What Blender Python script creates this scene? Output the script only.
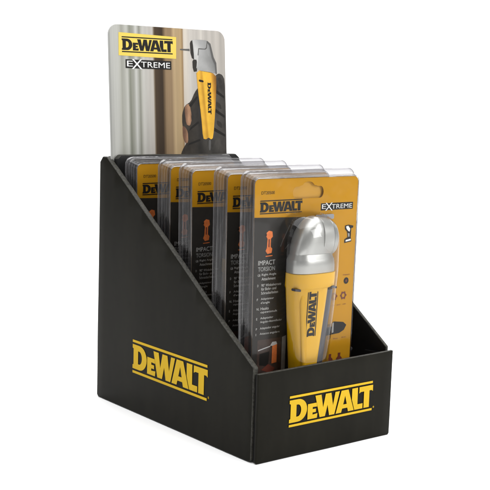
import bpy, bmesh, math, random
from mathutils import Vector, Matrix, noise

random.seed(7)
for o in list(bpy.data.objects):
    bpy.data.objects.remove(o, do_unlink=True)
S = bpy.context.scene
COL = S.collection
MM = 0.001

# ------------------------------------------------------------------ camera
cam_d = bpy.data.cameras.new('camera')
cam = bpy.data.objects.new('camera', cam_d)
COL.objects.link(cam)
cr = Vector((0.78191878, -0.62257602, 0.03165634))
cu = Vector((0.06148985, 0.12756257, 0.98992262))
cf = Vector((0.62034025, 0.77209254, -0.13802568))
rot = Matrix((cr, cu, -cf)).transposed()
cam.matrix_world = Matrix.Translation((-0.53404, -0.64414, 0.28358)) @ rot.to_4x4()
cam_d.angle = math.radians(23.96315)
cam_d.sensor_fit = 'HORIZONTAL'
cam_d.clip_start = 0.05
cam_d.clip_end = 60
S.camera = cam

# ------------------------------------------------------------------ world, lamps, exposure
w = bpy.data.worlds.new('World'); S.world = w; w.use_nodes = True
bg = w.node_tree.nodes['Background']
bg.inputs[0].default_value = (1, 1, 1, 1)
bg.inputs[1].default_value = 0.5

def area(name, loc, target, sx, sy, power, col=(1, 1, 1)):
    d = bpy.data.lights.new(name, 'AREA'); d.shape = 'RECTANGLE'
    d.size = sx; d.size_y = sy; d.energy = power; d.color = col
    o = bpy.data.objects.new(name, d); COL.objects.link(o)
    o.location = loc
    o.rotation_euler = (Vector(target) - Vector(loc)).to_track_quat('-Z', 'Y').to_euler()
    return o
area('softbox_overhead', (0.15, 0.1, 1.7), (0.1, 0.1, 0), 2.2, 2.2, 66)
area('softbox_front_right', (0.9, -1.5, 0.9), (0.08, 0.05, 0.12), 0.7, 1.0, 26)
area('softbox_left', (-1.7, 0.2, 0.9), (0.05, 0.1, 0.15), 0.5, 1.0, 2)
area('backdrop_lamp', (1.0, 0.9, 2.3), (2.0, 2.3, 0.3), 2.5, 0.8, 28)
S.view_settings.view_transform = 'Standard'
S.view_settings.look = 'None'
S.view_settings.exposure = 0
S.view_settings.gamma = 1

# ------------------------------------------------------------------ materials
MATS = {}
def srgb(c):
    return tuple(((v / 255) / 12.92 if v / 255 <= 0.04045 else ((v / 255 + 0.055) / 1.055) ** 2.4) for v in c) + (1,)
def mat(name, col, rough=0.5, spec=0.5, metal=0, bump=0, bscale=400, mottle=0, mscale=60, coat=0, stretch=None):
    if name in MATS: return MATS[name]
    m = bpy.data.materials.new(name); m.use_nodes = True
    nt = m.node_tree; b = nt.nodes['Principled BSDF']
    b.inputs['Base Color'].default_value = col if len(col) == 4 else (*col, 1)
    b.inputs['Roughness'].default_value = rough
    b.inputs['Specular IOR Level'].default_value = spec
    b.inputs['Metallic'].default_value = metal
    b.inputs['Coat Weight'].default_value = coat
    tc = nt.nodes.new('ShaderNodeTexCoord')
    if mottle:
        n = nt.nodes.new('ShaderNodeTexNoise'); n.inputs['Scale'].default_value = mscale
        n.inputs['Detail'].default_value = 6; n.inputs['Roughness'].default_value = 0.65
        if stretch:
            mp = nt.nodes.new('ShaderNodeMapping'); mp.inputs['Scale'].default_value = stretch
            nt.links.new(tc.outputs['Object'], mp.inputs[0]); nt.links.new(mp.outputs[0], n.inputs['Vector'])
        else:
            nt.links.new(tc.outputs['Object'], n.inputs['Vector'])
        mr = nt.nodes.new('ShaderNodeMapRange'); mr.inputs['From Min'].default_value = 0.3; mr.inputs['From Max'].default_value = 0.7
        mr.inputs['To Min'].default_value = 1 - mottle; mr.inputs['To Max'].default_value = 1 + mottle
        nt.links.new(n.outputs['Fac'], mr.inputs['Value'])
        mx = nt.nodes.new('ShaderNodeVectorMath'); mx.operation = 'SCALE'
        mx.inputs[0].default_value = b.inputs['Base Color'].default_value[:3]
        nt.links.new(mr.outputs[0], mx.inputs['Scale'])
        nt.links.new(mx.outputs[0], b.inputs['Base Color'])
        mr2 = nt.nodes.new('ShaderNodeMapRange')
        mr2.inputs['To Min'].default_value = max(0.02, rough - 0.12); mr2.inputs['To Max'].default_value = min(1, rough + 0.12)
        nt.links.new(n.outputs['Fac'], mr2.inputs['Value']); nt.links.new(mr2.outputs[0], b.inputs['Roughness'])
    if bump:
        n2 = nt.nodes.new('ShaderNodeTexNoise'); n2.inputs['Scale'].default_value = bscale; n2.inputs['Detail'].default_value = 4
        nt.links.new(tc.outputs['Object'], n2.inputs['Vector'])
        bp = nt.nodes.new('ShaderNodeBump'); bp.inputs['Strength'].default_value = bump; bp.inputs['Distance'].default_value = 0.0006
        nt.links.new(n2.outputs['Fac'], bp.inputs['Height']); nt.links.new(bp.outputs[0], b.inputs['Normal'])
    MATS[name] = m
    return m

BOARD = mat('black_board', (0.0092, 0.0086, 0.0064), 0.33, 0.035, bump=0.10, bscale=60, mottle=0.26, mscale=9, stretch=(3, 3, 0.7))
BOARD_IN = mat('black_board_inside', (0.007, 0.007, 0.007), 0.5, 0.12, bump=0.12, bscale=260)
FOLD = mat('scuffed_toplit_fold', (0.028, 0.027, 0.022), 0.5, 0.2, bump=0.8, bscale=900, mottle=0.7, mscale=380)  # scuffs, plus light from above on the folds put into a paler grey
EDGE = mat('board_cut_edge', (0.10, 0.10, 0.09), 0.8, 0.1, mottle=0.5, mscale=500)
INK_Y = mat('yellow_ink', (0.47, 0.30, 0.018), 0.5, 0.04, mottle=0.05, mscale=50)
CARD_Y = mat('yellow_card', (0.37, 0.182, 0.005), 0.5, 0.08, mottle=0.04, mscale=30)
CARD_TAN = mat('tan_card_back', (0.42, 0.225, 0.03), 0.6, 0.2)
INK_K = mat('black_ink', (0.010, 0.009, 0.008), 0.5, 0.08)
INK_K2 = mat('charcoal_ink', (0.022, 0.020, 0.018), 0.5, 0.08, mottle=0.15, mscale=80)
INK_W = mat('white_ink', (0.55, 0.55, 0.54), 0.5, 0.2)
INK_G = mat('grey_ink', (0.22, 0.22, 0.215), 0.5, 0.2, mottle=0.15, mscale=120)
INK_G2 = mat('dark_grey_ink', (0.06, 0.058, 0.055), 0.5, 0.2)
INK_LG = mat('light_grey_ink', (0.36, 0.355, 0.345), 0.5, 0.2)
INK_O = mat('orange_ink', (0.50, 0.13, 0.03), 0.5, 0.2, mottle=0.2, mscale=300)
INK_R = mat('red_brown_ink', (0.10, 0.022, 0.012), 0.5, 0.2)
INK_BR = mat('dark_brown_ink', (0.035, 0.02, 0.015), 0.5, 0.2, mottle=0.4, mscale=250)
INK_TAN = mat('skin_brown_ink', (0.20, 0.115, 0.065), 0.5, 0.2, mottle=0.3, mscale=200)
INK_Y2 = mat('printed_tool_yellow', (0.52, 0.30, 0.03), 0.4, 0.25, mottle=0.1, mscale=90)
INK_Y3 = mat('printed_tool_amber', (0.33, 0.17, 0.02), 0.4, 0.25)
INK_YL = mat('lemon_label_ink', (0.50, 0.37, 0.04), 0.4, 0.25, mottle=0.05, mscale=90)
TOOL_Y = mat('yellow_tool_plastic', (0.56, 0.315, 0.005), 0.32, 0.3, bump=0.08, bscale=900)
RUBBER = mat('dark_rubber', (0.022, 0.02, 0.026), 0.45, 0.4)
METAL = mat('cast_aluminium', (0.36, 0.36, 0.345), 0.33, 0.5, metal=0.8, bump=0.03, bscale=900, mottle=0.02, mscale=30)
STEEL = mat('dark_steel', (0.18, 0.18, 0.18), 0.3, 0.5, metal=0.9)

def print_ramp(name, stops, x0, x1, skew=0.0, z0=0.0, streak=(300, 1, 60), amt=0.2):
    """a printed photograph: tones across the print in the card's own coordinates"""
    m = bpy.data.materials.new(name); m.use_nodes = True
    nt = m.node_tree; b = nt.nodes['Principled BSDF']
    b.inputs['Roughness'].default_value = 0.5; b.inputs['Specular IOR Level'].default_value = 0.1
    tc = nt.nodes.new('ShaderNodeTexCoord'); sp = nt.nodes.new('ShaderNodeSeparateXYZ'); nt.links.new(tc.outputs['Object'], sp.inputs[0])
    ma = nt.nodes.new('ShaderNodeMath'); ma.operation = 'MULTIPLY_ADD'; ma.inputs[1].default_value = skew
    nt.links.new(sp.outputs['Z'], ma.inputs[0]); nt.links.new(sp.outputs['X'], ma.inputs[2])
    mr = nt.nodes.new('ShaderNodeMapRange'); mr.inputs['From Min'].default_value = x0 * MM + skew * z0 * MM; mr.inputs['From Max'].default_value = x1 * MM + skew * z0 * MM
    nt.links.new(ma.outputs[0], mr.inputs['Value'])
    rp = nt.nodes.new('ShaderNodeValToRGB'); nt.links.new(mr.outputs[0], rp.inputs[0])
    e = rp.color_ramp.elements
    while len(e) < len(stops): e.new(0.5)
    for i, q in enumerate(stops): e[i].position = q[0]
    for i, q in enumerate(stops): e[i].color = (*q[1:], 1)
    n = nt.nodes.new('ShaderNodeTexNoise'); n.inputs['Scale'].default_value = 1; n.inputs['Detail'].default_value = 5
    mp = nt.nodes.new('ShaderNodeMapping'); mp.inputs['Scale'].default_value = streak
    nt.links.new(tc.outputs['Object'], mp.inputs[0]); nt.links.new(mp.outputs[0], n.inputs['Vector'])
    mx = nt.nodes.new('ShaderNodeMapRange'); mx.inputs['From Min'].default_value = 0.3; mx.inputs['From Max'].default_value = 0.7
    mx.inputs['To Min'].default_value = 1 - amt; mx.inputs['To Max'].default_value = 1 + amt
    nt.links.new(n.outputs['Fac'], mx.inputs['Value'])
    vm = nt.nodes.new('ShaderNodeVectorMath'); vm.operation = 'SCALE'
    nt.links.new(rp.outputs[0], vm.inputs[0]); nt.links.new(mx.outputs[0], vm.inputs['Scale'])
    nt.links.new(vm.outputs[0], b.inputs['Base Color'])
    return m
PR_YEL = print_ramp('printed_yellow_body', [(0, .20, .085, .012), (.12, .40, .20, .02), (.3, .52, .29, .03), (.42, .36, .18, .016), (.5, .54, .31, .03), (.8, .50, .27, .026), (.9, .30, .14, .015), (1, .16, .07, .01)],
                    90.5, 117, 0.10, 295, (120, 1, 120), 0.12)
PR_GREY = print_ramp('printed_grey_head', [(0, .16, .16, .155), (.15, .30, .30, .29), (.35, .36, .355, .345), (.55, .24, .24, .235), (.8, .19, .19, .185), (1, .07, .07, .07)],
                     86, 117, 0.28, 310, (90, 1, 90), 0.12)
PR_GREY2 = print_ramp('printed_grey_neck', [(0, .17, .17, .165), (.2, .26, .26, .255), (.6, .22, .22, .215), (1, .13, .13, .125)],
                      93, 118, 0.2, 300, (90, 1, 90), 0.12)
PR_GLOVE = print_ramp('printed_dark_glove', [(0, .030, .024, .018), (.4, .018, .016, .014), (.75, .036, .033, .029), (1, .024, .021, .019)],
                      80, 130, 0.0, 0, (110, 1, 70), 0.5)
PR_SKIN = print_ramp('printed_finger', [(0, .10, .05, .03), (.45, .27, .15, .085), (1, .09, .045, .028)], 82, 93, 0.0, 0, (200, 1, 140), 0.25)

def clear_plastic(name, tint, gl, haze, rough=0.06, streak=False):
    m = bpy.data.materials.new(name); m.use_nodes = True
    nt = m.node_tree; nt.nodes.clear()
    out = nt.nodes.new('ShaderNodeOutputMaterial')
    tr = nt.nodes.new('ShaderNodeBsdfTransparent'); tr.inputs[0].default_value = (*tint, 1)
    g = nt.nodes.new('ShaderNodeBsdfGlossy'); g.inputs['Roughness'].default_value = rough; g.inputs[0].default_value = (1, 1, 1, 1)
    d = nt.nodes.new('ShaderNodeBsdfDiffuse'); d.inputs[0].default_value = (0.22, 0.215, 0.22, 1)
    fr = nt.nodes.new('ShaderNodeFresnel'); fr.inputs['IOR'].default_value = 1.45
    ml = nt.nodes.new('ShaderNodeMath'); ml.operation = 'MULTIPLY'; ml.inputs[1].default_value = gl; ml.use_clamp = True
    nt.links.new(fr.outputs[0], ml.inputs[0])
    m1 = nt.nodes.new('ShaderNodeMixShader'); m1.inputs[0].default_value = haze
    nt.links.new(tr.outputs[0], m1.inputs[1]); nt.links.new(d.outputs[0], m1.inputs[2])
    m2 = nt.nodes.new('ShaderNodeMixShader')
    nt.links.new(ml.outputs[0], m2.inputs[0]); nt.links.new(m1.outputs[0], m2.inputs[1]); nt.links.new(g.outputs[0], m2.inputs[2])
    tc = nt.nodes.new('ShaderNodeTexCoord')
    n = nt.nodes.new('ShaderNodeTexNoise'); n.inputs['Scale'].default_value = 1; n.inputs['Detail'].default_value = 2
    mp = nt.nodes.new('ShaderNodeMapping'); mp.inputs['Scale'].default_value = (24, 620, 24) if streak else (55, 55, 55)
    nt.links.new(tc.outputs['Object'], mp.inputs[0]); nt.links.new(mp.outputs[0], n.inputs['Vector'])
    if streak:
        mr = nt.nodes.new('ShaderNodeMapRange'); mr.inputs['From Min'].default_value = 0.35; mr.inputs['From Max'].default_value = 0.65
        mr.inputs['To Min'].default_value = haze * 0.3; mr.inputs['To Max'].default_value = haze * 1.7
        nt.links.new(n.outputs['Fac'], mr.inputs['Value']); nt.links.new(mr.outputs[0], m1.inputs[0])
        vm = nt.nodes.new('ShaderNodeMapRange'); vm.data_type = 'FLOAT_VECTOR'
        vm.inputs[7].default_value = (0.35,) * 3; vm.inputs[8].default_value = (0.65,) * 3
        vm.inputs[9].default_value = tuple(t * 0.82 for t in tint); vm.inputs[10].default_value = tuple(min(1, t * 1.18) for t in tint)
        nt.links.new(n.outputs['Fac'], vm.inputs[6]); nt.links.new(vm.outputs[1], tr.inputs[0])
    bp = nt.nodes.new('ShaderNodeBump'); bp.inputs['Strength'].default_value = 0.25; bp.inputs['Distance'].default_value = 0.002
    nt.links.new(n.outputs['Fac'], bp.inputs['Height'])
    nt.links.new(bp.outputs[0], g.inputs['Normal']); nt.links.new(bp.outputs[0], fr.inputs['Normal'])
    nt.links.new(m2.outputs[0], out.inputs[0])
    return m
CLEAR_FACE = clear_plastic('clear_plastic_face', (0.975, 0.975, 0.97), 0.35, 0.006, 0.12)
CLEAR_WALL = clear_plastic('clear_plastic_wall', (0.56, 0.555, 0.57), 0.75, 0.13, 0.10, True)
CLEAR_RIM = clear_plastic('clear_plastic_rim', (0.45, 0.44, 0.46), 1.2, 0.25, 0.08)
CLEAR_BUB = clear_plastic('clear_plastic_bubble', (0.965, 0.965, 0.965), 0.6, 0.0, 0.04)

# ------------------------------------------------------------------ mesh helpers
def link(name, me, mats, parent=None):
    for m in mats: me.materials.append(m)
    me.name = name
    o = bpy.data.objects.new(name, me); COL.objects.link(o)
    if parent: o.parent = parent
    return o
def from_bm(name, bm, mats, parent=None, smooth=None):
    bmesh.ops.recalc_face_normals(bm, faces=bm.faces)
    me = bpy.data.meshes.new(name); bm.to_mesh(me); bm.free()
    if smooth is not None:
        for p in me.polygons: p.use_smooth = True
        me.set_sharp_from_angle(angle=math.radians(smooth))
    return link(name, me, mats, parent)
def empty(name, loc, label, cat, group=None):
    o = bpy.data.objects.new(name, None); COL.objects.link(o); o.location = loc
    o.empty_display_size = 0.02
    o['label'] = label; o['category'] = cat
    if group: o['group'] = group
    return o

def fill_mesh(polys):
    """filled 2-D outline with holes -> mesh data (even-odd), coordinates as given"""
    cd = bpy.data.curves.new('tmp', 'CURVE'); cd.dimensions = '2D'; cd.fill_mode = 'BOTH'
    for p in polys:
        s = cd.splines.new('POLY'); s.points.add(len(p) - 1)
        for i, q in enumerate(p): s.points[i].co = (q[0], q[1], 0, 1)
        s.use_cyclic_u = True
    o = bpy.data.objects.new('tmp', cd)
    me = bpy.data.meshes.new_from_object(o)
    bpy.data.objects.remove(o); bpy.data.curves.remove(cd)
    return me
def text_mesh(s, offset=0.0):
    cd = bpy.data.curves.new('tmp', 'FONT'); cd.body = s; cd.size = 1; cd.resolution_u = 3; cd.offset = offset
    cd.fill_mode = 'BOTH'
    o = bpy.data.objects.new('tmp', cd)
    me = bpy.data.meshes.new_from_object(o)
    bpy.data.objects.remove(o); bpy.data.curves.remove(cd)
    return me

class Sheet:
    """flat printed layers collected as one mesh. place(u, v, layer) -> 3-D point"""
    def __init__(self, place, scale=MM):
        self.v = []; self.f = []; self.mi = []; self.mats = []; self.place = place; self.s = scale
    def _m(self, m):
        if m not in self.mats: self.mats.append(m)
        return self.mats.index(m)
    def add_mesh(self, me, m, layer, fn):
        b = len(self.v); k = self._m(m)
        for q in me.vertices:
            u, v = fn(q.co.x, q.co.y); self.v.append(self.place(u, v, layer))
        for p in me.polygons:
            self.f.append([b + i for i in p.vertices]); self.mi.append(k)
        bpy.data.meshes.remove(me)
    def poly(self, polys, m, layer=1):
        if polys and not isinstance(polys[0][0], (tuple, list)): polys = [polys]
        self.add_mesh(fill_mesh(polys), m, layer, lambda x, y: (x, y))
    def soft(self, pts, m, layer=1):
        for _ in range(1):
            q = []
            for a, b in zip(pts, pts[1:] + pts[:1]):
                q += [(a[0] * .8 + b[0] * .2, a[1] * .8 + b[1] * .2), (a[0] * .2 + b[0] * .8, a[1] * .2 + b[1] * .8)]
            pts = q
        self.poly(pts, m, layer)
    def rect(self, x0, y0, x1, y1, m, layer=1):
        self.poly([(x0, y0), (x1, y0), (x1, y1), (x0, y1)], m, layer)
    def text(self, s, x0, y0, x1, y1, m, layer=2, offset=0.01, rot=0, keep=False):
        me = text_mesh(s, offset)
        if not len(me.vertices): return
        xs = [q.co.x for q in me.vertices]; ys = [q.co.y for q in me.vertices]
        a, b, c, d = min(xs), max(xs), min(ys), max(ys)
        def fn(x, y):
            s_, t = (x - a) / (b - a), (y - c) / (d - c)
            if rot == 90: s_, t = 1 - t, s_
            if rot == -90: s_, t = t, 1 - s_
            return x0 + s_ * (x1 - x0), y0 + t * (y1 - y0)
        self.add_mesh(me, m, layer, fn)
    def logo(self, x0, y0, x1, y1, m, layer=2, rot=0, bars=True):
        for g in logo_polys(bars):
            def fn(x, y):
                s_, t = x / LOGO_W, y
                if rot == 90: s_, t = 1 - t, s_
                if rot == -90: s_, t = t, 1 - s_
                return x0 + s_ * (x1 - x0), y0 + t * (y1 - y0)
            self.add_mesh(fill_mesh(g), m, layer, fn)
    def build(self, name, parent):
        me = bpy.data.meshes.new(name)
        me.from_pydata(self.v, [], self.f)
        for p, k in zip(me.polygons, self.mi): p.material_index = k
        me.validate(); me.update()
        return link(name, me, self.mats, parent)

LOGO_W = 3.66
def arc(cx, cy, rx, ry, a0, a1, n=10):
    return [(cx + rx * math.cos(math.radians(a0 + (a1 - a0) * i / n)), cy + ry * math.sin(math.radians(a0 + (a1 - a0) * i / n))) for i in range(n + 1)]
def logo_polys(bars=True):
    b, t = 0.135, 0.865; h = t - b
    out = []
    # D with small slab serifs
    D = [(0.0, b), (0.36, b)] + arc(0.36, (b + t) / 2, 0.38, h / 2, -90, 90, 14) + [(0.0, t), (0.0, t - 0.11), (0.05, t - 0.13), (0.05, b + 0.13), (0.0, b + 0.11)]
    Dh = [(0.29, b + 0.17), (0.35, b + 0.17)] + arc(0.35, (b + t) / 2, 0.14, h / 2 - 0.17, -90, 90, 10) + [(0.29, t - 0.17)]
    out.append([D, Dh])
    e0, e1, et = 0.77, 1.19, b + 0.50
    out.append([[(e0, b), (e1 - 0.02, b), (e1, b + 0.15), (e0 + 0.21, b + 0.13), (e0 + 0.21, b + 0.20), (e1 - 0.07, b + 0.20), (e1 - 0.07, b + 0.31),
                 (e0 + 0.21, b + 0.31), (e0 + 0.21, et - 0.12), (e1 - 0.02, et - 0.13), (e1 - 0.05, et), (e0, et)]])
    # W
    out.append([[(1.08, t), (1.34, t), (1.43, t - 0.43), (1.53, t), (1.77, t), (1.86, t - 0.43), (1.95, t), (2.14, t), (1.93, b), (1.70, b),
                 (1.62, b + 0.36), (1.52, b), (1.29, b)]])
    # A
    out.append([[(1.99, b), (2.22, t), (2.53, t), (2.80, b), (2.54, b), (2.50, b + 0.13), (2.27, b + 0.13), (2.23, b)],
                [(2.31, b + 0.26), (2.47, b + 0.26), (2.39, b + 0.54)]])
    # L
    out.append([[(2.70, t), (2.96, t), (2.96, b + 0.17), (3.20, b + 0.17), (3.20, b), (2.83, b), (2.70, b + 0.36)]])
    # T
    out.append([[(3.03, t), (3.66, t), (3.66, t - 0.21), (3.60, t - 0.17), (3.50, t - 0.17), (3.50, b), (3.25, b), (3.25, t - 0.17), (3.10, t - 0.17), (3.03, t - 0.21)]])
    if bars:
        out.append([[(0, 0), (3.64, 0), (3.64, 0.075), (0, 0.075)]])
        out.append([[(0, 0.925), (3.64, 0.925), (3.64, 1.0), (0, 1.0)]])
    return out

def plate(outline, holes, t0, t1, axis, cuts=(), bevel=0.0006, seg=2):
    """solid plate from a 2-D outline (mm) extruded along axis ('x' or 'y') between t0 and t1 (mm)"""
    me = fill_mesh([outline] + list(holes))
    bm = bmesh.new(); bm.from_mesh(me); bpy.data.meshes.remove(me)
    bmesh.ops.remove_doubles(bm, verts=bm.verts, dist=1e-4)
    bmesh.ops.dissolve_limit(bm, angle_limit=0.01, verts=bm.verts, edges=bm.edges) if not holes else None
    r = bmesh.ops.extrude_face_region(bm, geom=bm.faces[:])
    top = {e for e in r['geom'] if isinstance(e, bmesh.types.BMVert)}
    for v in bm.verts:
        t = t1 if v in top else t0
        a, b = v.co.x * MM, v.co.y * MM
        v.co = (t * MM, a, b) if axis == 'x' else (a, t * MM, b)
    bmesh.ops.recalc_face_normals(bm, faces=bm.faces)
    if bevel:
        es = [e for e in bm.edges if len(e.link_faces) == 2 and e.calc_face_angle(0) > 0.5]
        bmesh.ops.bevel(bm, geom=es, offset=bevel, segments=seg, affect='EDGES', profile=0.5, clamp_overlap=True)
    for (co, no) in cuts:
        bmesh.ops.bisect_plane(bm, geom=bm.verts[:] + bm.edges[:] + bm.faces[:], plane_co=co, plane_no=no, dist=1e-6)
    return bm

def rrect(x0, z0, x1, z1, r, n=6, r2=None):
    r2 = r if r2 is None else r2
    return (arc(x1 - r, z1 - r, r, r, 0, 90, n) + arc(x0 + r, z1 - r, r, r, 90, 180, n)
            + arc(x0 + r2, z0 + r2, r2, r2, 180, 270, n) + arc(x1 - r2, z0 + r2, r2, r2, 270, 360, n))

# ------------------------------------------------------------------ studio backdrop (floor sweeping up into the wall)
def make_backdrop():
    bm = bmesh.new()
    prof = [(-4.0, 0)] + [(1.6 * i / 8 - 0.0, 0) for i in range(9)]
    prof += [(1.6 + 0.8 * math.sin(math.radians(a)), 0.8 - 0.8 * math.cos(math.radians(a))) for a in range(6, 91, 6)]
    prof += [(2.4, 1.8), (2.4, 3.6)]
    d = Vector((0.62034, 0.77209, 0)).normalized(); sd = Vector((d.y, -d.x, 0))
    rows = []
    for k in range(9):
        s = -5 + 10 * k / 8
        rows.append([bm.verts.new(d * p[0] + sd * s + Vector((0, 0, p[1]))) for p in prof])
    for a, b in zip(rows, rows[1:]):
        for i in range(len(prof) - 1): bm.faces.new((a[i], a[i + 1], b[i + 1], b[i]))
    m = mat('white_sweep', (0.92, 0.92, 0.92), 0.7, 0.1)
    o = from_bm('floor', bm, [m], None, 60)
    for p in o.data.polygons: pass
    o['kind'] = 'structure'
    return o
make_backdrop()

# ------------------------------------------------------------------ display box
W, D, H, FH = 143.0, 228.0, 217.0, 70.5
box = empty('display_box', (0.0715, 0.114, 0.0), 'black cardboard counter display box with sloping sides, yellow lettering and a picture header', 'display box')
def in_box(o):
    o.parent = box; o.matrix_parent_inverse = Matrix.Translation(-box.location)
    return o

def bulge(bm, out, amt):
    for v in bm.verts:
        y, z = v.co.y / (D * MM), v.co.z / (H * MM)
        k = math.sin(math.pi * min(max(y, 0), 1)) * math.sin(math.pi * min(max(z * 1.15, 0), 1))
        n = noise.noise(Vector((v.co.y * 14, v.co.z * 14, out * 3)))
        v.co.x += out * (amt * k + 0.0005 * n) 
def crinkle(bm, amt, test):
    for v in bm.verts:
        if test(v.co):
            n = noise.noise_vector(v.co * 260); v.co += n * amt

SLOPE = ((3.2, 72.3), (216.5, H))
def side_panel(x_out, x_in, out):
    ol = [(5.6, 0.6)] + arc(8.6, 3.4, 3, 3, 180, 262, 4)[1:-1] + [(11, 0.2), (D - 2, 0.2), (D, 2), (D, H - 5), (D - 4.5, H), (216.5, H), (5.0, 73.4), (5.0, 71.0)]
    ol[0] = (5.6, 4.0); ol[-1] = (5.6, 71.0); ol[-2] = (5.6, 73.8)
    cuts = []
    for i in range(1, 20): cuts.append(((0, D * i / 20 * MM, 0), (0, 1, 0)))
    for i in range(1, 16): cuts.append(((0, 0, H * i / 16 * MM), (0, 0, 1)))
    bm = plate(ol, [], x_out, x_in, 'x', cuts, bevel=0.0019 if out < 0 else 0.0011, seg=4)
    bulge(bm, out, 0.0007)
    # the sloping fold: scuffed, slightly crushed, coloured paler as if lit from above
    sd = Vector((0, 216.5 - 5.0, H - 73.4)).normalized(); sn = Vector((0, -sd.z, sd.y))
    p0 = Vector((0, 5.0 * MM, 73.4 * MM))
    for f in bm.faces:
        c = f.calc_center_median(); 
        dist = (c - p0).dot(sn)
        f.material_index = 1 if (f.normal.dot(sn) > 0.3 and dist > -0.003) else 0
        if f.normal.y < -0.35 and c.y < 0.009 and f.normal.z < 0.5: f.material_index = 1
        if out * (c.x - (x_out + x_in) / 2 * MM) < -0.0003 and abs(f.normal.x) > 0.9: f.material_index = 2
    o = from_bm('side_panel', bm, [BOARD, FOLD, BOARD_IN], None, 40)
    return in_box(o)
side_panel(0.0, 5.0, -1)
side_panel(W, W - 3.2, 1)

def xz_cuts(n, m, zmax):
    c = [((W * i / n * MM, 0, 0), (1, 0, 0)) for i in range(1, n)]
    return c + [((0, 0, zmax * i / m * MM), (0, 0, 1)) for i in range(1, m)]
# front panel
bm = plate([(0.6, 1.2), (1.8, 0.2), (W - 1.6, 0.0), (W - 0.2, 1.2), (W, FH + 0.9), (0.4, FH - 0.5)], [], 0.0, 3.0, 'y', xz_cuts(14, 8, FH), bevel=0.0008, seg=3)
for v in bm.verts:
    x, z = v.co.x / (W * MM), v.co.z / (FH * MM)
    v.co.y -= 0.0006 * math.sin(math.pi * min(max(x, 0), 1)) * math.sin(math.pi * min(max(z, 0), 1)) + 0.0003 * noise.noise(Vector((v.co.x * 20, v.co.z * 20, 4)))
    if v.co.x < 0.004:
        v.co.x += 0.0007 * noise.noise(Vector((0, 0, v.co.z * 160))); v.co.y += 0.0006 * noise.noise(Vector((3, 0, v.co.z * 120)))
for f in bm.faces:
    f.material_index = 1 if (f.normal.z > 0.5 and f.calc_center_median().z > 0.06) else (2 if f.normal.y > 0.9 else 0)
front = in_box(from_bm('front_panel', bm, [BOARD, FOLD, BOARD_IN], None, 40))
# corner flaps folded behind the side panels
for x0, x1 in ((1.6, 2.6), (W - 2.6, W - 1.6)):
    bm = plate([(3.2, 1), (30, 1), (26, FH - 3), (3.2, FH - 2)], [], x0 + (4.2 if x0 < 50 else -4.2) * 0 , x1, 'x', bevel=0.0002)
    for v in bm.verts:
        if v.co.y > 0.01: v.co.x += (0.0045 if x0 < 50 else -0.0045)
    in_box(from_bm('corner_flap', bm, [BOARD_IN], None))
# base
bm = plate([(4.8, 3.2), (W - 3.4, 3.2), (W - 3.4, 206), (4.8, 206)], [], 0.4, 3.2, 'x', bevel=0.0003)
me_pts = [(v.co.x, v.co.y, v.co.z) for v in bm.verts]
for v, (t, a, b) in zip(bm.verts, me_pts): v.co = (a, b, t)
in_box(from_bm('base_panel', bm, [BOARD_IN], None))
# back: inner and outer layer with the header slotted between
bm = plate([(4.8, 0.4), (W - 3.4, 0.4), (W - 3.4, 215), (W - 8, 218.6), (8.5, 219.2), (4.8, 216)], [], 206.5, 212.6, 'y', xz_cuts(12, 8, H), bevel=0.0009, seg=3)
for v in bm.verts: v.co.y += 0.0004 * noise.noise(v.co * 25); v.co.z += (0.0004 * noise.noise(v.co * 40) if v.co.z > 0.2 else 0)
for f in bm.faces:
    f.material_index = 1 if f.normal.z > 0.4 and f.calc_center_median().z > 0.1 else 0
in_box(from_bm('back_panel', bm, [BOARD_IN, FOLD], None, 40))
bm = plate([(4.8, 0.4), (W - 3.4, 0.4), (W - 3.4, 214), (W - 7, 217), (8.5, 217), (4.8, 215)], [], 217.2, 227.6, 'y', bevel=0.0008)
in_box(from_bm('back_panel', bm, [BOARD], None, 40))

# logos on the box
s = Sheet(lambda u, v, l: (u * MM, (-0.95 - 0.12 * l) * MM, v * MM))
s.logo(31.3, 24.5, 120.6, 49.0, INK_Y, 1)
s.text('®', 121.2, 26.2, 122.8, 27.8, INK_Y, 1)
lg = s.build('logo_print', front)
def conform_front():
    # drape the print on the slightly bowed front panel
    for v in lg.data.vertices:
        x, z = v.co.x / (W * MM), v.co.z / (FH * MM)
        v.co.y = -(0.0006 * math.sin(math.pi * x) * math.sin(math.pi * z) + 0.0003 * noise.noise(Vector((v.co.x * 20, v.co.z * 20, 4)))) - 0.0006
conform_front()
lgs = bpy.data.objects
left_panel = [o for o in box.children if o.name.startswith('side_panel')][0]
s = Sheet(lambda u, v, l: (0, (v and u) * MM, v * MM))
s.logo(168.6, 35.2, 61.2, 64.2, INK_Y, 1)
s.text('®', 60.4, 37.4, 58.8, 39.4, INK_Y, 1)
ls = s.build('logo_print', left_panel)
for v in ls.data.vertices:
    y, z = v.co.y / (D * MM), v.co.z / (H * MM)
    k = math.sin(math.pi * y) * math.sin(math.pi * z * 1.15)
    v.co.x = -(0.0007 * k + 0.0005 * noise.noise(Vector((v.co.y * 14, v.co.z * 14, -3)))) - 0.00035

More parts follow.
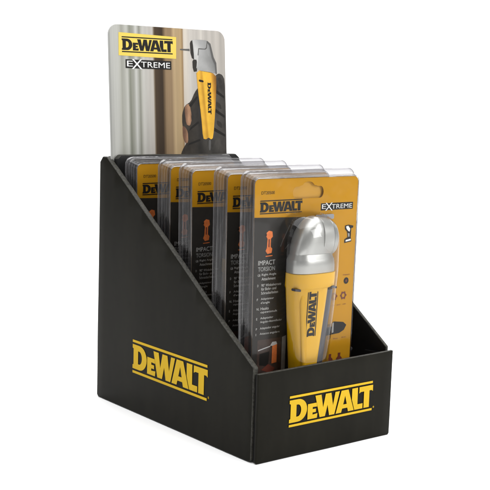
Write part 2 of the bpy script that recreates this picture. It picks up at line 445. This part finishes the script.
# ------------------------------------------------------------------ header card
HX0, HX1, HZ0, HZ1 = 2.7, 130.0, 213.0, 331.7
def hy(z): return 213.9 + (z - 219.5) * (222.5 - 213.9) / (331.7 - 219.5)
def stripes(name):
    m = bpy.data.materials.new(name); m.use_nodes = True
    nt = m.node_tree; b = nt.nodes['Principled BSDF']
    b.inputs['Roughness'].default_value = 0.5; b.inputs['Specular IOR Level'].default_value = 0.1
    tc = nt.nodes.new('ShaderNodeTexCoord'); sp = nt.nodes.new('ShaderNodeSeparateXYZ')
    nt.links.new(tc.outputs['Object'], sp.inputs[0])
    n = nt.nodes.new('ShaderNodeTexNoise'); n.inputs['Scale'].default_value = 1.0; n.inputs['Detail'].default_value = 5
    mp = nt.nodes.new('ShaderNodeMapping'); mp.inputs['Scale'].default_value = (230, 1, 6)
    nt.links.new(tc.outputs['Object'], mp.inputs[0]); nt.links.new(mp.outputs[0], n.inputs['Vector'])
    mr = nt.nodes.new('ShaderNodeMapRange'); mr.inputs['From Min'].default_value = HX0 * MM - 0.0715; mr.inputs['From Max'].default_value = HX1 * MM - 0.0715
    # x measured in the box's own coordinates
    mr.inputs['From Min'].default_value = HX0 * MM; mr.inputs['From Max'].default_value = HX1 * MM
    nt.links.new(sp.outputs['X'], mr.inputs['Value'])
    rp = nt.nodes.new('ShaderNodeValToRGB'); nt.links.new(mr.outputs[0], rp.inputs[0])
    st = [(0, 150, 150, 146), (.02, 198, 198, 192), (.07, 205, 205, 198), (.10, 168, 168, 158), (.15, 196, 196, 188), (.17, 140, 142, 128), (.20, 172, 172, 162),
          (.22, 210, 210, 204), (.25, 150, 150, 138), (.28, 205, 203, 196), (.36, 196, 190, 182), (.372, 120, 104, 82), (.38, 74, 58, 42), (.44, 60, 46, 32),
          (.452, 104, 84, 60), (.47, 148, 124, 94), (.52, 160, 134, 102), (.545, 196, 170, 130), (.60, 182, 156, 116), (.618, 150, 122, 86), (.626, 214, 204, 190),
          (.68, 208, 202, 194), (.85, 200, 194, 186), (1, 186, 180, 172)]
    e = rp.color_ramp.elements
    while len(e) < len(st): e.new(0.5)
    for el, q in zip(e, st):
        pass
    for i, q in enumerate(st):
        e[i].position = q[0]
    for i, q in enumerate(st):
        c = srgb(q[1:]); e[i].color = (c[0] * 0.55, c[1] * 0.55, c[2] * 0.55, 1)
    mx = nt.nodes.new('ShaderNodeMapRange'); mx.inputs['To Min'].default_value = 0.62; mx.inputs['To Max'].default_value = 1.36
    nt.links.new(n.outputs['Fac'], mx.inputs['Value'])
    vm = nt.nodes.new('ShaderNodeVectorMath'); vm.operation = 'SCALE'
    nt.links.new(rp.outputs[0], vm.inputs[0]); nt.links.new(mx.outputs[0], vm.inputs['Scale'])
    nt.links.new(vm.outputs[0], b.inputs['Base Color'])
    return m
PIC = stripes('printed_wood_picture')
CARD_EDGE = mat('grey_card_edge', (0.35, 0.35, 0.34), 0.6, 0.2)
ol = rrect(HX0, HZ0, HX1, HZ1, 9.5, 8, 0.6)
bm = plate(ol, [], 0, 1.2, 'y', bevel=0.0003, seg=1)
for v in bm.verts: v.co.y += hy(v.co.z / MM) * MM
bmesh.ops.recalc_face_normals(bm, faces=bm.faces)
for f in bm.faces: f.material_index = 0 if f.normal.y < -0.9 else 1
header = in_box(from_bm('header_card', bm, [PIC, CARD_EDGE], None))
hsx, hsy = (HX1 - HX0), (331.7 - 220.5)
def hp(px, py):
    """digitised print position -> header card x, z in mm"""
    L = 107.5 + 3.5 * (py - 24) / 129; R = 226.0
    t = (px - L) / (R - L)
    x = HX0 + hsx * (t + 0.035 * t * (1 - t))
    zt = 23.7 + 6.7 * t; zb = 153 - 3.0 * t
    return x, 331.7 - hsy * (py - zt) / (zb - zt)
hplace = lambda u, v, l: (u * MM, (hy(v) - 0.05 - 0.03 * l) * MM, v * MM)
P = lambda pts: [hp(*q) for q in pts]
C1 = lambda pts: [hp(100 + x / 3.5, 20 + y / 3.5) for x, y in pts]
C4 = lambda pts: [hp(170 + x / 8.167, 30 + y / 8.167) for x, y in pts]
# gloved hand
s = Sheet(hplace)
s.soft(C1([(398, 200), (404, 188), (415, 183), (428, 188), (437, 205), (438.5, 300), (440, 456.5), (440.5, 476), (440.5, 476), (360, 476), (268, 476), (268, 476), (276, 452), (292, 425), (283, 398), (276, 360), (276, 325), (286, 296), (308, 282), (322, 250), (336, 232)]), PR_GLOVE, 1)
s.soft(C1([(284, 304), (294, 290), (304, 294), (312, 340), (304, 368), (290, 362)]), PR_SKIN, 2)
s.soft(C1([(277, 366), (287, 372), (296, 388), (297, 424), (288, 430), (278, 408)]), PR_SKIN, 2)
s.soft(C1([(372, 416), (381, 414), (379, 452), (372, 452)]), INK_G2, 2)
for q in ([(300, 296), (330, 262), (334, 268), (308, 302)], [(306, 372), (334, 350), (337, 357), (300, 386)], [(300, 428), (340, 412), (342, 419), (296, 436)],
          [(404, 240), (434, 262), (433, 270), (403, 252)], [(400, 306), (435, 330), (434, 338), (399, 318)], [(394, 372), (436, 396), (435, 404), (393, 384)]):
    s.poly(C1(q), INK_K, 2)
for q in ([(310, 306), (320, 330), (316, 350), (308, 345)], [(410, 200), (420, 196), (428, 215), (416, 222)], [(402, 280), (420, 290), (424, 310), (404, 298)], [(404, 345), (424, 356), (424, 376), (404, 362)]):
    s.soft(C1(q), INK_K2, 2)
s.build('printed_glove', header)
# right-angle tool
s = Sheet(hplace)
s.poly(C4([(60, 149), (140, 148), (142, 166), (60, 158)]), INK_G2, 3)
s.poly(C4([(172, 236), (206, 232), (202, 330), (176, 334), (166, 300), (164, 250)]), INK_K2, 3)
s.soft(C4([(160, 78), (180, 73), (270, 76), (300, 84), (322, 112), (336, 165), (346, 215), (366, 250), (375, 300), (374, 350), (196, 320), (204, 236), (176, 234), (160, 205), (150, 150), (152, 100)]), PR_GREY, 4)
s.soft(C4([(220, 150), (290, 152), (296, 200), (330, 220), (346, 260), (350, 340), (200, 318), (214, 240)]), PR_GREY2, 5)
s.poly(C4([(144, 104), (150, 86), (164, 78), (170, 120), (176, 190), (178, 234), (160, 222), (148, 180)]), INK_K2, 5)
s.poly(C4([(216, 142), (272, 146), (284, 136), (290, 96), (296, 98), (292, 142), (278, 153), (222, 151), (216, 200), (209, 200)]), INK_G2, 6)
s.poly(C4([(296, 82), (324, 106), (350, 212), (374, 262), (378, 350), (366, 348), (362, 280), (334, 222), (312, 120), (288, 90)]), INK_G2, 6)
s.soft(C1([(328, 168), (404, 183), (404, 235), (398, 320), (389, 408), (381, 414), (372, 407), (362, 414), (351, 411), (345, 330), (334, 240)]), PR_YEL, 4)
s.soft(C1([(338, 204), (356, 208), (355, 215), (338, 212)]), INK_K, 6)
x0, zz0 = hp(205.3, 113); x1, zz1 = hp(210.3, 81.5)
s.logo(x0, zz0, x1, zz1, INK_K, 6, rot=-90, bars=False)
s.build('printed_tool', header)
# yellow name plate and EXTREME strip
s = Sheet(hplace)
s.poly(P([(117.2, 32.2), (173.4, 36.6), (173.2, 58.2), (117.4, 55.2)]), INK_YL, 3)
(x0, z0), (x1, z1) = hp(120.5, 52.3), hp(169.8, 38.0)
s.logo(x0, z0 + 0.3, x1, z1 - 0.6, INK_K, 4)
s.build('name_plate', header)
def extreme(s, x0, z0, x1, z1, l):
    s.rect(x0, z0, x1, z1, INK_K, l)
    h = z1 - z0; w_ = x1 - x0
    s.text('E', x0 + 0.03 * w_, z0 + 0.2 * h, x0 + 0.155 * w_, z0 + 0.85 * h, INK_W, l + 1, 0.0)
    s.text('X', x0 + 0.13 * w_, z0 - 0.08 * h, x0 + 0.36 * w_, z0 + 1.05 * h, INK_W, l + 1, 0.0)
    s.text('TREME', x0 + 0.33 * w_, z0 + 0.17 * h, x0 + 0.97 * w_, z0 + 0.8 * h, INK_W, l + 1, 0.0)
s = Sheet(hplace)
(x0, z0), (x1, z1) = hp(124, 67.8), hp(168.2, 60.6)
extreme(s, x0, z0, x1, z1, 3)
s.build('name_strip', header)

# ------------------------------------------------------------------ blister pack (world millimetres of the front pack, then shifted to its own origin)
PY, PB = 28.5, 3.4          # card plane, floor of the box
PO = Vector((68.5, PY, PB)) * MM
def sub(me):
    for v in me.vertices: v.co -= PO
pack = empty('blister_pack', PO, 'clear blister pack with its whole yellow angle tool visible, front-most in the box', 'blister pack', 'blister packs standing in the display box')
def pk(o, parent=None):
    o.parent = parent or pack
    return o
CX0T, CX0B, CX1T, CX1B, CZ1 = 13.9, 17.8, 122.2, 120.6, 212.6
def outline(d_side, d_top, r, n=6):
    def xl(z): return CX0B + (CX0T - CX0B) * (z - PB) / (CZ1 - PB) - d_side
    def xr(z): return CX1B + (CX1T - CX1B) * (z - PB) / (CZ1 - PB) + d_side
    zt = CZ1 + d_top; zb = PB + 1.0 - 0.0 * d_top
    p = []
    for a in range(n + 1):
        t = math.radians(90 * a / n); z = zt - r + r * math.sin(t); p.append((xr(z) - r + r * math.cos(t), z))
    for a in range(n + 1):
        t = math.radians(90 + 90 * a / n); z = zt - r + r * math.sin(t); p.append((xl(z) + r + r * math.cos(t), z))
    rb = 3
    for a in range(n + 1):
        t = math.radians(180 + 90 * a / n); z = zb + rb + rb * math.sin(t); p.append((xl(z) + rb + rb * math.cos(t), z))
    for a in range(n + 1):
        t = math.radians(270 + 90 * a / n); z = zb + rb + rb * math.sin(t); p.append((xr(z) - rb + rb * math.cos(t), z))
    return p
# card with hang slot
slot = [(56, 196.5)] + arc(81, 201.2, 3.6, 4.7, -90, 90, 8) + [(78, 205.9), (76.5, 206.6)] + arc(68.3, 205.4, 6.5, 4.4, 20, 160, 8) + [(60, 206.6), (58.5, 205.9)] + arc(56, 201.2, 3.6, 4.7, 90, 270, 8)[:-1]
bm = plate(outline(0, 0, 4.2), [slot], PY, PY + 0.5, 'y', bevel=0)
o = from_bm('card', bm, [CARD_Y]); sub(o.data); card = pk(o)
bm = plate(rrect(46, 188, 92, 211, 2), [], PY + 2.2, PY + 2.6, 'y', bevel=0)
o = from_bm('card_insert', bm, [CARD_TAN]); sub(o.data); pk(o, card)

cplace = lambda u, v, l: (u * MM - PO.x, (PY - 0.08 - 0.08 * l) * MM - PO.y, v * MM - PO.z)
s = Sheet(cplace)
def xl(z): return CX0B + (CX0T - CX0B) * (z - PB) / (CZ1 - PB)
s.poly([(xl(183.6) + 0.1, 183.6), (80.5, 181.4), (80.5, PB + 2), (xl(PB + 2) + 3.2, PB + 2), (xl(PB + 5) + .1, PB + 5)], INK_K2, 1)
# streaks on the black ground beside the head
for a, b, c, d_ in ((44, 166, 50, 176), (46, 158, 49.5, 161), (41, 160, 44, 166), (50, 171, 54, 179)):
    s.poly([(a, b), (a + 0.9, b - 0.2), (c + 0.6, d_), (c, d_ + 0.6)], INK_G2, 2)
s.build('black_print', card)
s = Sheet(cplace)
s.logo(19.8, 185.9, 62.5, 196.4, INK_K, 1)
s.build('logo_print', card)
s = Sheet(cplace)
extreme(s, 82.2, 186.3, 117.2, 191.9, 1)
s.build('name_strip', card)
s = Sheet(cplace)
s.text('DT20500', 20.8, 201.0, 33.8, 203.4, INK_K, 1, 0.0)
s.build('part_number', card)
s = Sheet(cplace)
L2 = 2
s.text('IMPACT', 19.8, 146.6, 36.6, 150.2, INK_LG, L2, 0.0)
s.text('TORSION', 19.8, 141.8, 36.6, 145.2, INK_G, L2, 0.01)
s.build('title_print', card)
s = Sheet(cplace)
rows = [(138.9, 'GB', 'Right Angle', 14.5), (135.8, '', 'Attachment', 14), (130.9, 'D', '90° Winkelvorsatz', 20), (127.9, '', 'für Bohr- und', 15), (124.8, '', 'Schraubarbeiten', 17),
        (120.0, 'F', 'Adaptateur', 13), (117.0, '', "d'angle", 9), (112.6, 'NL', 'Haaks', 8), (109.6, '', 'opzetstuk', 17), (104.9, 'E', 'Adaptador', 13), (101.9, '', 'Angular-Atornillador', 22),
        (96.9, 'P', 'Adaptador angular', 20), (92.6, 'I', 'Attacco angolare', 20)]
for z, a, b, wd in rows:
    x0 = 19.6
    if a: s.text(a, x0, z - 1, x0 + (2.6 if len(a) > 1 else (0.35 if a == 'I' else 1.1)), z + 0.8, INK_LG, L2, 0.0)
    s.text(b, x0 + 4.0, z - 1.1, x0 + 4.0 + wd, z + 1.1, INK_LG, L2, 0.004)
s.build('lettering', card)
s = Sheet(cplace)
s.text('Impact', 109.5, 131.6, 117.0, 133.0, INK_R, L2, 0.0)
s.build('caption_print', card)
s = Sheet(cplace)
s.text('90 mm', 101.5, 79.6, 106.4, 80.8, INK_R, L2, 0.0)
s.text('60 mm', 110.8, 79.9, 115.6, 81.0, INK_R, L2, 0.0)
s.build('caption_print', card)
s = Sheet(cplace)
s.text('ph2   pz2   t20', 97.5, 107.4, 114.0, 108.6, INK_R, L2, 0.0)
s.build('caption_print', card)
# pictograms
s = Sheet(cplace)
def ell(cx, cz, rx, rz=None, n=14): return arc(cx, cz, rx, rz or rx, 0, 360, n)[:-1]
s.poly(ell(113.3, 127.4, 2.7), INK_K, 2)
s.poly(ell(113.3, 127.4, 1.1), INK_R, 3)
s.build('bit_pictogram', card)
for cx in (100.6, 110.8):
    s = Sheet(cplace)
    s.poly([ell(cx, 115.4, 2.9), ell(cx, 115.4, 1.7)], INK_R, 2)
    for a in range(0, 360, 60):
        s.poly(ell(cx + 2.9 * math.cos(math.radians(a)), 115.4 + 2.9 * math.sin(math.radians(a)), 0.7, n=8), INK_R, 3)
    s.build('bit_pictogram', card)
for cx in (98.8, 109.0):
    s = Sheet(cplace)
    s.poly([(cx - 3.6, 60), (cx + 3.6, 60), (cx + 2.9, 63.5), (cx + 1.2, 65), (cx + 1.4, 67.8), (cx - 1.4, 67.8), (cx - 1.2, 65), (cx - 2.9, 63.5)], INK_R, 2)
    s.build('screw_pictogram', card)
# little picture of a hand driver
s = Sheet(cplace)
s.poly([(109.3, 172.8), (113.2, 173.4), (118.6, 172.4), (118.4, 170.8), (116.4, 170.4), (116.2, 163.2), (117.2, 159.6), (109.2, 158.6), (109.3, 161.6), (112.6, 163.2), (112, 167.6), (109.4, 170)], INK_K, 2)
s.poly([(110.4, 172), (112.8, 172.6), (115.2, 170.0), (114.6, 167.6), (113.2, 168.2), (111.2, 170)], INK_W, 3)
s.poly([(110.6, 161.0), (116.2, 161.8), (116.4, 160.4), (110.6, 159.6)], INK_W, 3)
s.poly([(112.6, 166.6), (114.6, 166.2), (114.8, 163.6), (113.2, 163.4)], INK_G, 3)
s.build('tool_pictogram', card)
# orange torsion pictogram
s = Sheet(cplace)
s.poly([(27.2, 171.5), (29.4, 173), (32.8, 172.2), (33.4, 168.2), (31.6, 166.6), (31.6, 160.4), (33.2, 158.8), (32.6, 155.6), (28.6, 155.0), (26.6, 157.4), (27.8, 159.8), (28.2, 166.8), (26.6, 169)], INK_O, 2)
s.poly([(24.6, 169.8), (27.4, 170.6), (27.2, 168.8)], INK_K, 3)
s.poly([(29.2, 166.4), (30.4, 166.4), (30.4, 160.2), (29.2, 160.2)], INK_R, 3)
s.poly([(26.8, 153.6), (33.6, 153.9), (33.6, 153.2), (26.8, 152.9)], INK_O, 3)
s.build('torsion_pictogram', card)
# printed picture bottom left and printed drill at the right
s = Sheet(cplace)
s.rect(21.6, 50, 45.6, 88.0, INK_BR, 2)
s.poly([(36.6, 82.0), (41.4, 83), (41.4, 68.4), (36.4, 68.0)], INK_O, 4)
s.poly([(34.4, 82.4), (36.5, 85.2), (40.5, 85.2), (41.6, 83), (36.6, 82)], INK_LG, 4)
s.poly([(22.4, 80.2), (34.6, 82.4), (34.6, 81.6), (22.4, 79.3)], INK_LG, 4)
s.poly([(26, 64), (36, 60), (40, 64), (33, 68)], INK_R, 4)
s.poly([(24, 77), (34, 78), (33, 66), (24, 68)], INK_K, 3)
s.poly([(46.4, 50), (50.4, 50), (50.4, 89), (46.4, 88)], INK_G, 2)
s.build('inset_picture', card)
s = Sheet(cplace)
s.poly([(80, 92.5), (98, 93.0), (101.5, 94.6), (112.0, 93.2), (115.6, 90.4), (113, 86.4), (108, 84.4), (90, 83.4), (80, 82)], INK_K, 2)
s.poly([(99.5, 93.3), (101.4, 93.9), (101.4, 85.6), (99.5, 85.2)], INK_G, 3)
s.poly([(84, 91), (97, 91.4), (97, 89.6), (84, 89)], INK_G2, 3)
s.build('printed_bit_holder', card)

# ------------------------------------------------------------------ the tool in the pack
def loft(sections, n=36, exp=3.0, caps=True, axis='z'):
    """sections: (t, cx, cy, a, b[, exp]) super-elliptic rings"""
    bm = bmesh.new(); rings = []
    for sct in sections:
        t, cx, cy, a, b = sct[:5]; e = sct[5] if len(sct) > 5 else exp
        ring = []
        for i in range(n):
            th = 2 * math.pi * i / n; c, s_ = math.cos(th), math.sin(th)
            x = cx + a * math.copysign(abs(c) ** (2 / e), c); y = cy + b * math.copysign(abs(s_) ** (2 / e), s_)
            p = (x, y, t) if axis == 'z' else (t, x, y)
            ring.append(bm.verts.new(Vector(p) * MM - PO))
        rings.append(ring)
    for r0, r1 in zip(rings, rings[1:]):
        for i in range(n): bm.faces.new((r0[i], r0[(i + 1) % n], r1[(i + 1) % n], r1[i]))
    if caps:
        bm.faces.new(rings[0]); bm.faces.new(rings[-1])
    return bm
def merge(a, b):
    me = bpy.data.meshes.new('t'); b.to_mesh(me); b.free(); a.from_mesh(me); bpy.data.meshes.remove(me); return a

tool = bpy.data.objects.new('angle_driver', None)   # replaced below by the body mesh as carrier
bpy.data.objects.remove(tool)
YB = 17.2
def bsec(z):
    t = (130 - z) / 65.0
    return (z, 60.5 - 1.0 * t, YB + 0.6 * max(0, t), 17.6 - 7.0 * t, 10.8 - 1.8 * t)
secs = []
for z in (52, 54, 58, 65, 75, 85, 95, 105, 115, 124, 128):
    q = list(bsec(z))
    if z == 52: q[3] *= 0.7; q[4] *= 0.7
    if z == 54: q[3] *= 0.92; q[4] *= 0.92
    secs.append(tuple(q) + (3.2,))
secs += [(128.6, 62.0, YB, 19.4, 11.3, 3.0), (129.6, 63.2, YB, 21.0, 11.8, 3.0), (134, 63.6, YB, 21.2, 11.8, 3.0), (140.0, 63.8, YB, 21.2, 11.8, 3.0), (140.4, 63.8, YB, 20.4, 11.2, 3.0)]
bm = loft(secs, 48)
body = from_bm('angle_driver', bm, [TOOL_Y], None, 50); pk(body)
# raised rib on the body
bm = loft([(58, 53.5, YB - 9, 1.5, 1.6), (62, 53.4, YB - 8.2, 2.2, 1.6), (90, 51.4, YB - 8.6, 2.6, 1.9), (118, 49.2, YB - 8.8, 2.8, 1.9), (124, 49, YB - 8.4, 1.6, 1.2)], 16, 2)
o = from_bm('body_rib', bm, [TOOL_Y], None, 60); pk(o, body)
# dark slots under the collar
for (x, y, sx, sy) in ((43.4, YB - 7.0, 3.2, 2.4), (79.6, YB - 9.0, 3.0, 2.2)):
    bm = bmesh.new(); r = bmesh.ops.create_cube(bm, size=1)
    for v in r['verts']: v.co = Vector(((x + v.co.x * sx * 2), (y + v.co.y * sy * 2), (128.4 + v.co.z * 1.8 + v.co.x * -1.0))) * MM - PO
    bmesh.ops.bevel(bm, geom=bm.edges[:], offset=0.0004, segments=2, affect='EDGES')
    o = from_bm('vent_slot', bm, [RUBBER], None); pk(o, body)
# black grip insert along the right side
gs = []
for i, z in enumerate((50, 60, 80, 100, 118, 126, 127.5)):
    t = (130 - z) / 65.0
    k = 0.6 if z > 127 else 1
    gs.append((z, 75.6 - 7.4 * t, YB + 1.4, (10.6 - 2.0 * t) * k, 8.8 * k, 2.6))
o = from_bm('grip_insert', loft(gs, 28), [RUBBER], None, 60); pk(o, body)
# collar + elbow + nose
def lr(z, l, r_, b, e=2.8): return (z, (l + r_) / 2, YB, (r_ - l) / 2, b, e)
bm = loft([lr(140.2, 43.4, 83.6, 11.0), lr(140.8, 42.4, 84.6, 11.6), lr(146, 42.4, 84.4, 11.7), lr(150.5, 42.6, 83.6, 11.7), lr(151.2, 42.9, 83.2, 11.4), lr(154.6, 44.6, 81.6, 10.1), lr(155.2, 44.9, 81.2, 9.9),
           lr(155.6, 44.9, 80.8, 10.6, 2.6), lr(160, 45.6, 80, 11.2, 2.6), lr(166, 47.2, 78, 11.5, 2.5), lr(171, 49.2, 77, 11.3, 2.4), lr(175, 51.6, 76, 10.5, 2.3), lr(178.5, 54.4, 74, 9.2, 2.2),
           lr(181.4, 57.6, 71.5, 7.2, 2.1), lr(183.4, 61, 68, 4.6, 2.0), lr(184.0, 63, 66, 1.6, 2.0)], 48, 2.8)
ZC = 167.4
el = [(62, YB, ZC, 10.0, 14.8, 2.2), (66.6, YB, ZC, 11.2, 15.6, 2.2), (67.0, YB, ZC, 12.0, 16.3, 2.2), (72, YB, ZC - 0.4, 11.9, 16.0, 2.2), (77.4, YB, ZC - 0.6, 11.5, 15.3, 2.2), (77.8, YB, ZC - 0.6, 11.0, 14.7, 2.2), (78.3, YB, ZC - 0.6, 11.4, 15.0, 2.2),
       (80, YB, ZC - 1.0, 11.2, 14.8, 2.2), (83, YB, ZC - 1.2, 10.0, 13.0, 2.2), (85, YB, ZC - 1.4, 7.6, 10, 2.1), (85.6, YB, ZC - 1.4, 4, 5, 2.0)]
bm = merge(bm, loft(el, 44, 2.2, True, 'x'))
o = from_bm('gear_head', bm, [METAL], None, 24); pk(o, body)
o = from_bm('bit_holder', loft([(85.4, YB, ZC - 1.6, 3.6, 3.6), (88.5, YB, ZC - 1.6, 3.4, 3.4), (89, YB, ZC - 1.6, 2.6, 2.6)], 6, 2, True, 'x'), [STEEL], None); pk(o, body)
o = from_bm('drive_shank', loft([(30, 58.2, YB + 1, 3, 3), (31, 58.2, YB + 1, 3.6, 3.6), (52, 58.2, YB + 1, 3.6, 3.6)], 6, 2), [STEEL], None); pk(o, body)
# logo on the tool body, reading upwards
def tplace(u, v, l):
    z, cx, cy, a, b = bsec(v)
    q = min(0.98, abs((u - cx) / a)); y = cy - b * (1 - q ** 3.2) ** (1 / 3.2)
    return (u * MM - PO.x, (y - 0.25) * MM - PO.y, v * MM - PO.z)
s = Sheet(tplace)
s.logo(52.6, 91.0, 63.0, 126.6, INK_K, 1, rot=90)
s.build('logo_print', body)

# ------------------------------------------------------------------ clear shell
def strip_between(bm, r0, r1):
    n = len(r0)
    for i in range(n): bm.faces.new((r0[i], r0[(i + 1) % n], r1[(i + 1) % n], r1[i]))
def ring(bm, pts, y): return [bm.verts.new(Vector((p[0], y, p[1])) * MM - PO) for p in pts]
bm = bmesh.new()
r = [ring(bm, outline(0.5, 0.5, 4.6), PY - 1.0), ring(bm, outline(1.0, 1.0, 5), PY - 0.2), ring(bm, outline(2.8, 3.6, 6), PY + 8.1), ring(bm, outline(3.0, 4.0, 6), PY + 8.8), ring(bm, outline(3.4, 4.6, 6.2), PY + 9.6),
     ring(bm, outline(5.2, 5.8, 7), PY + 9.9), ring(bm, outline(5.4, 6.0, 7), PY + 10.5), ring(bm, outline(5.0, 5.6, 7), PY + 10.9)]
for a, b in zip(r, r[1:]): strip_between(bm, a, b)
nn = len(r[0])
bm.faces.ensure_lookup_table()
for i, f in enumerate(bm.faces): f.material_index = 1 if i // nn in (0, 2, 4, 5) and i // nn != 1 else 0
for i, f in enumerate(bm.faces):
    if i // nn == 1: f.material_index = 0
o = from_bm('clear_shell', bm, [CLEAR_WALL, CLEAR_RIM], None, 45); shell = pk(o)
bm = bmesh.new()
bm.faces.new(ring(bm, outline(0.5, 0.5, 4.6), PY - 1.0)); 
o = from_bm('front_sheet', bm, [CLEAR_FACE], None); pk(o, shell)
bm = bmesh.new()
bm.faces.new(ring(bm, outline(1.4, 1.8, 5), PY + 2.9))
o = from_bm('rear_sheet', bm, [CLEAR_WALL], None); pk(o, shell)
# clear blob added to stand in for a glint low on the right edge of the shell
bm = bmesh.new(); bmesh.ops.create_uvsphere(bm, u_segments=20, v_segments=10, radius=1)
for v in bm.verts: v.co = Vector((126.5 + v.co.x * 6.5, PY + 9 + v.co.y * 1.6, 66.5 + v.co.z * 2.6)) * MM - PO
o = from_bm('shell_glint', bm, [CLEAR_RIM], None, 60); pk(o, shell)
# little hinged lip above the bubble
bm = plate(rrect(75.5, 179.2, 95, 183.2, 1.2), [], PY - 2.2, PY - 1.1, 'y', bevel=0.0003)
o = from_bm('bubble_lip', bm, [mat('smoky_plastic', (0.16, 0.165, 0.18), 0.25, 0.5)]); sub(o.data); pk(o, shell)
# tool bubble
bm = bmesh.new(); n = 22; rings = []
zs = [44, 45, 47, 52, 60, 75, 90, 105, 120, 132, 140, 148, 156, 163, 169, 174, 178, 181.5, 184, 185.8, 186.6]
for z in zs:
    if z < 140: cx = 62.0 + 2.6 * (z - 60) / 80; A = 20 + 6.5 * (z - 60) / 80
    else: cx = 64.6; A = 26.5
    B = 24.2; k = 1
    if z > 163: k = math.sqrt(max(0.0, 1 - ((z - 163) / 23.7) ** 2.6)) 
    if z < 50: k = (0.2, 0.6, 0.85)[zs.index(z)]
    A_ = A * (0.25 + 0.75 * k) ; B_ = B * k + 0.1
    rg = []
    for i in range(n + 1):
        th = math.pi * i / n; c, s_ = math.cos(th), math.sin(th)
        x = cx + A_ * math.copysign(abs(c) ** (2 / 2.8), c); y = PY - 1.1 - B_ * abs(s_) ** (2 / 2.8)
        rg.append(bm.verts.new(Vector((x, y, z)) * MM - PO))
    rings.append(rg)
for a, b in zip(rings, rings[1:]):
    for i in range(n): bm.faces.new((a[i], a[i + 1], b[i + 1], b[i]))
bm.faces.new(rings[-1]); bm.faces.new(rings[0])
o = from_bm('tool_bubble', bm, [CLEAR_BUB], None, 50); pk(o, shell)

# ------------------------------------------------------------------ the four packs behind
def kids(o): return [c for c in bpy.data.objects if c.parent == o]
def copy_tree(o, parent=None):
    c = o.copy(); COL.objects.link(c); c.parent = parent
    for ch in kids(o): copy_tree(ch, c)
    return c
spots = [(66.5, 62.0, 0.6, 1.5, 'half hidden clear blister pack directly behind the front-most pack'),
         (68.4, 109.5, 0.2, 2.0, 'clear blister pack in the middle of the row, widest card strip showing'),
         (69.0, 143.0, 0.4, 2.0, 'clear blister pack just behind the middle pack, narrow strip of card showing'),
         (67.4, 187.5, 0.0, 1.2, 'clear blister pack standing rear-most in the row, nearest the header card')]
for x, y, dz, ry, lab in spots:
    c = copy_tree(pack)
    c.location = Vector((x, y, PB + dz)) * MM
    c.rotation_euler = (0, math.radians(0.25) * (1 if dz > 0.3 else -1), math.radians(ry))
    c['label'] = lab
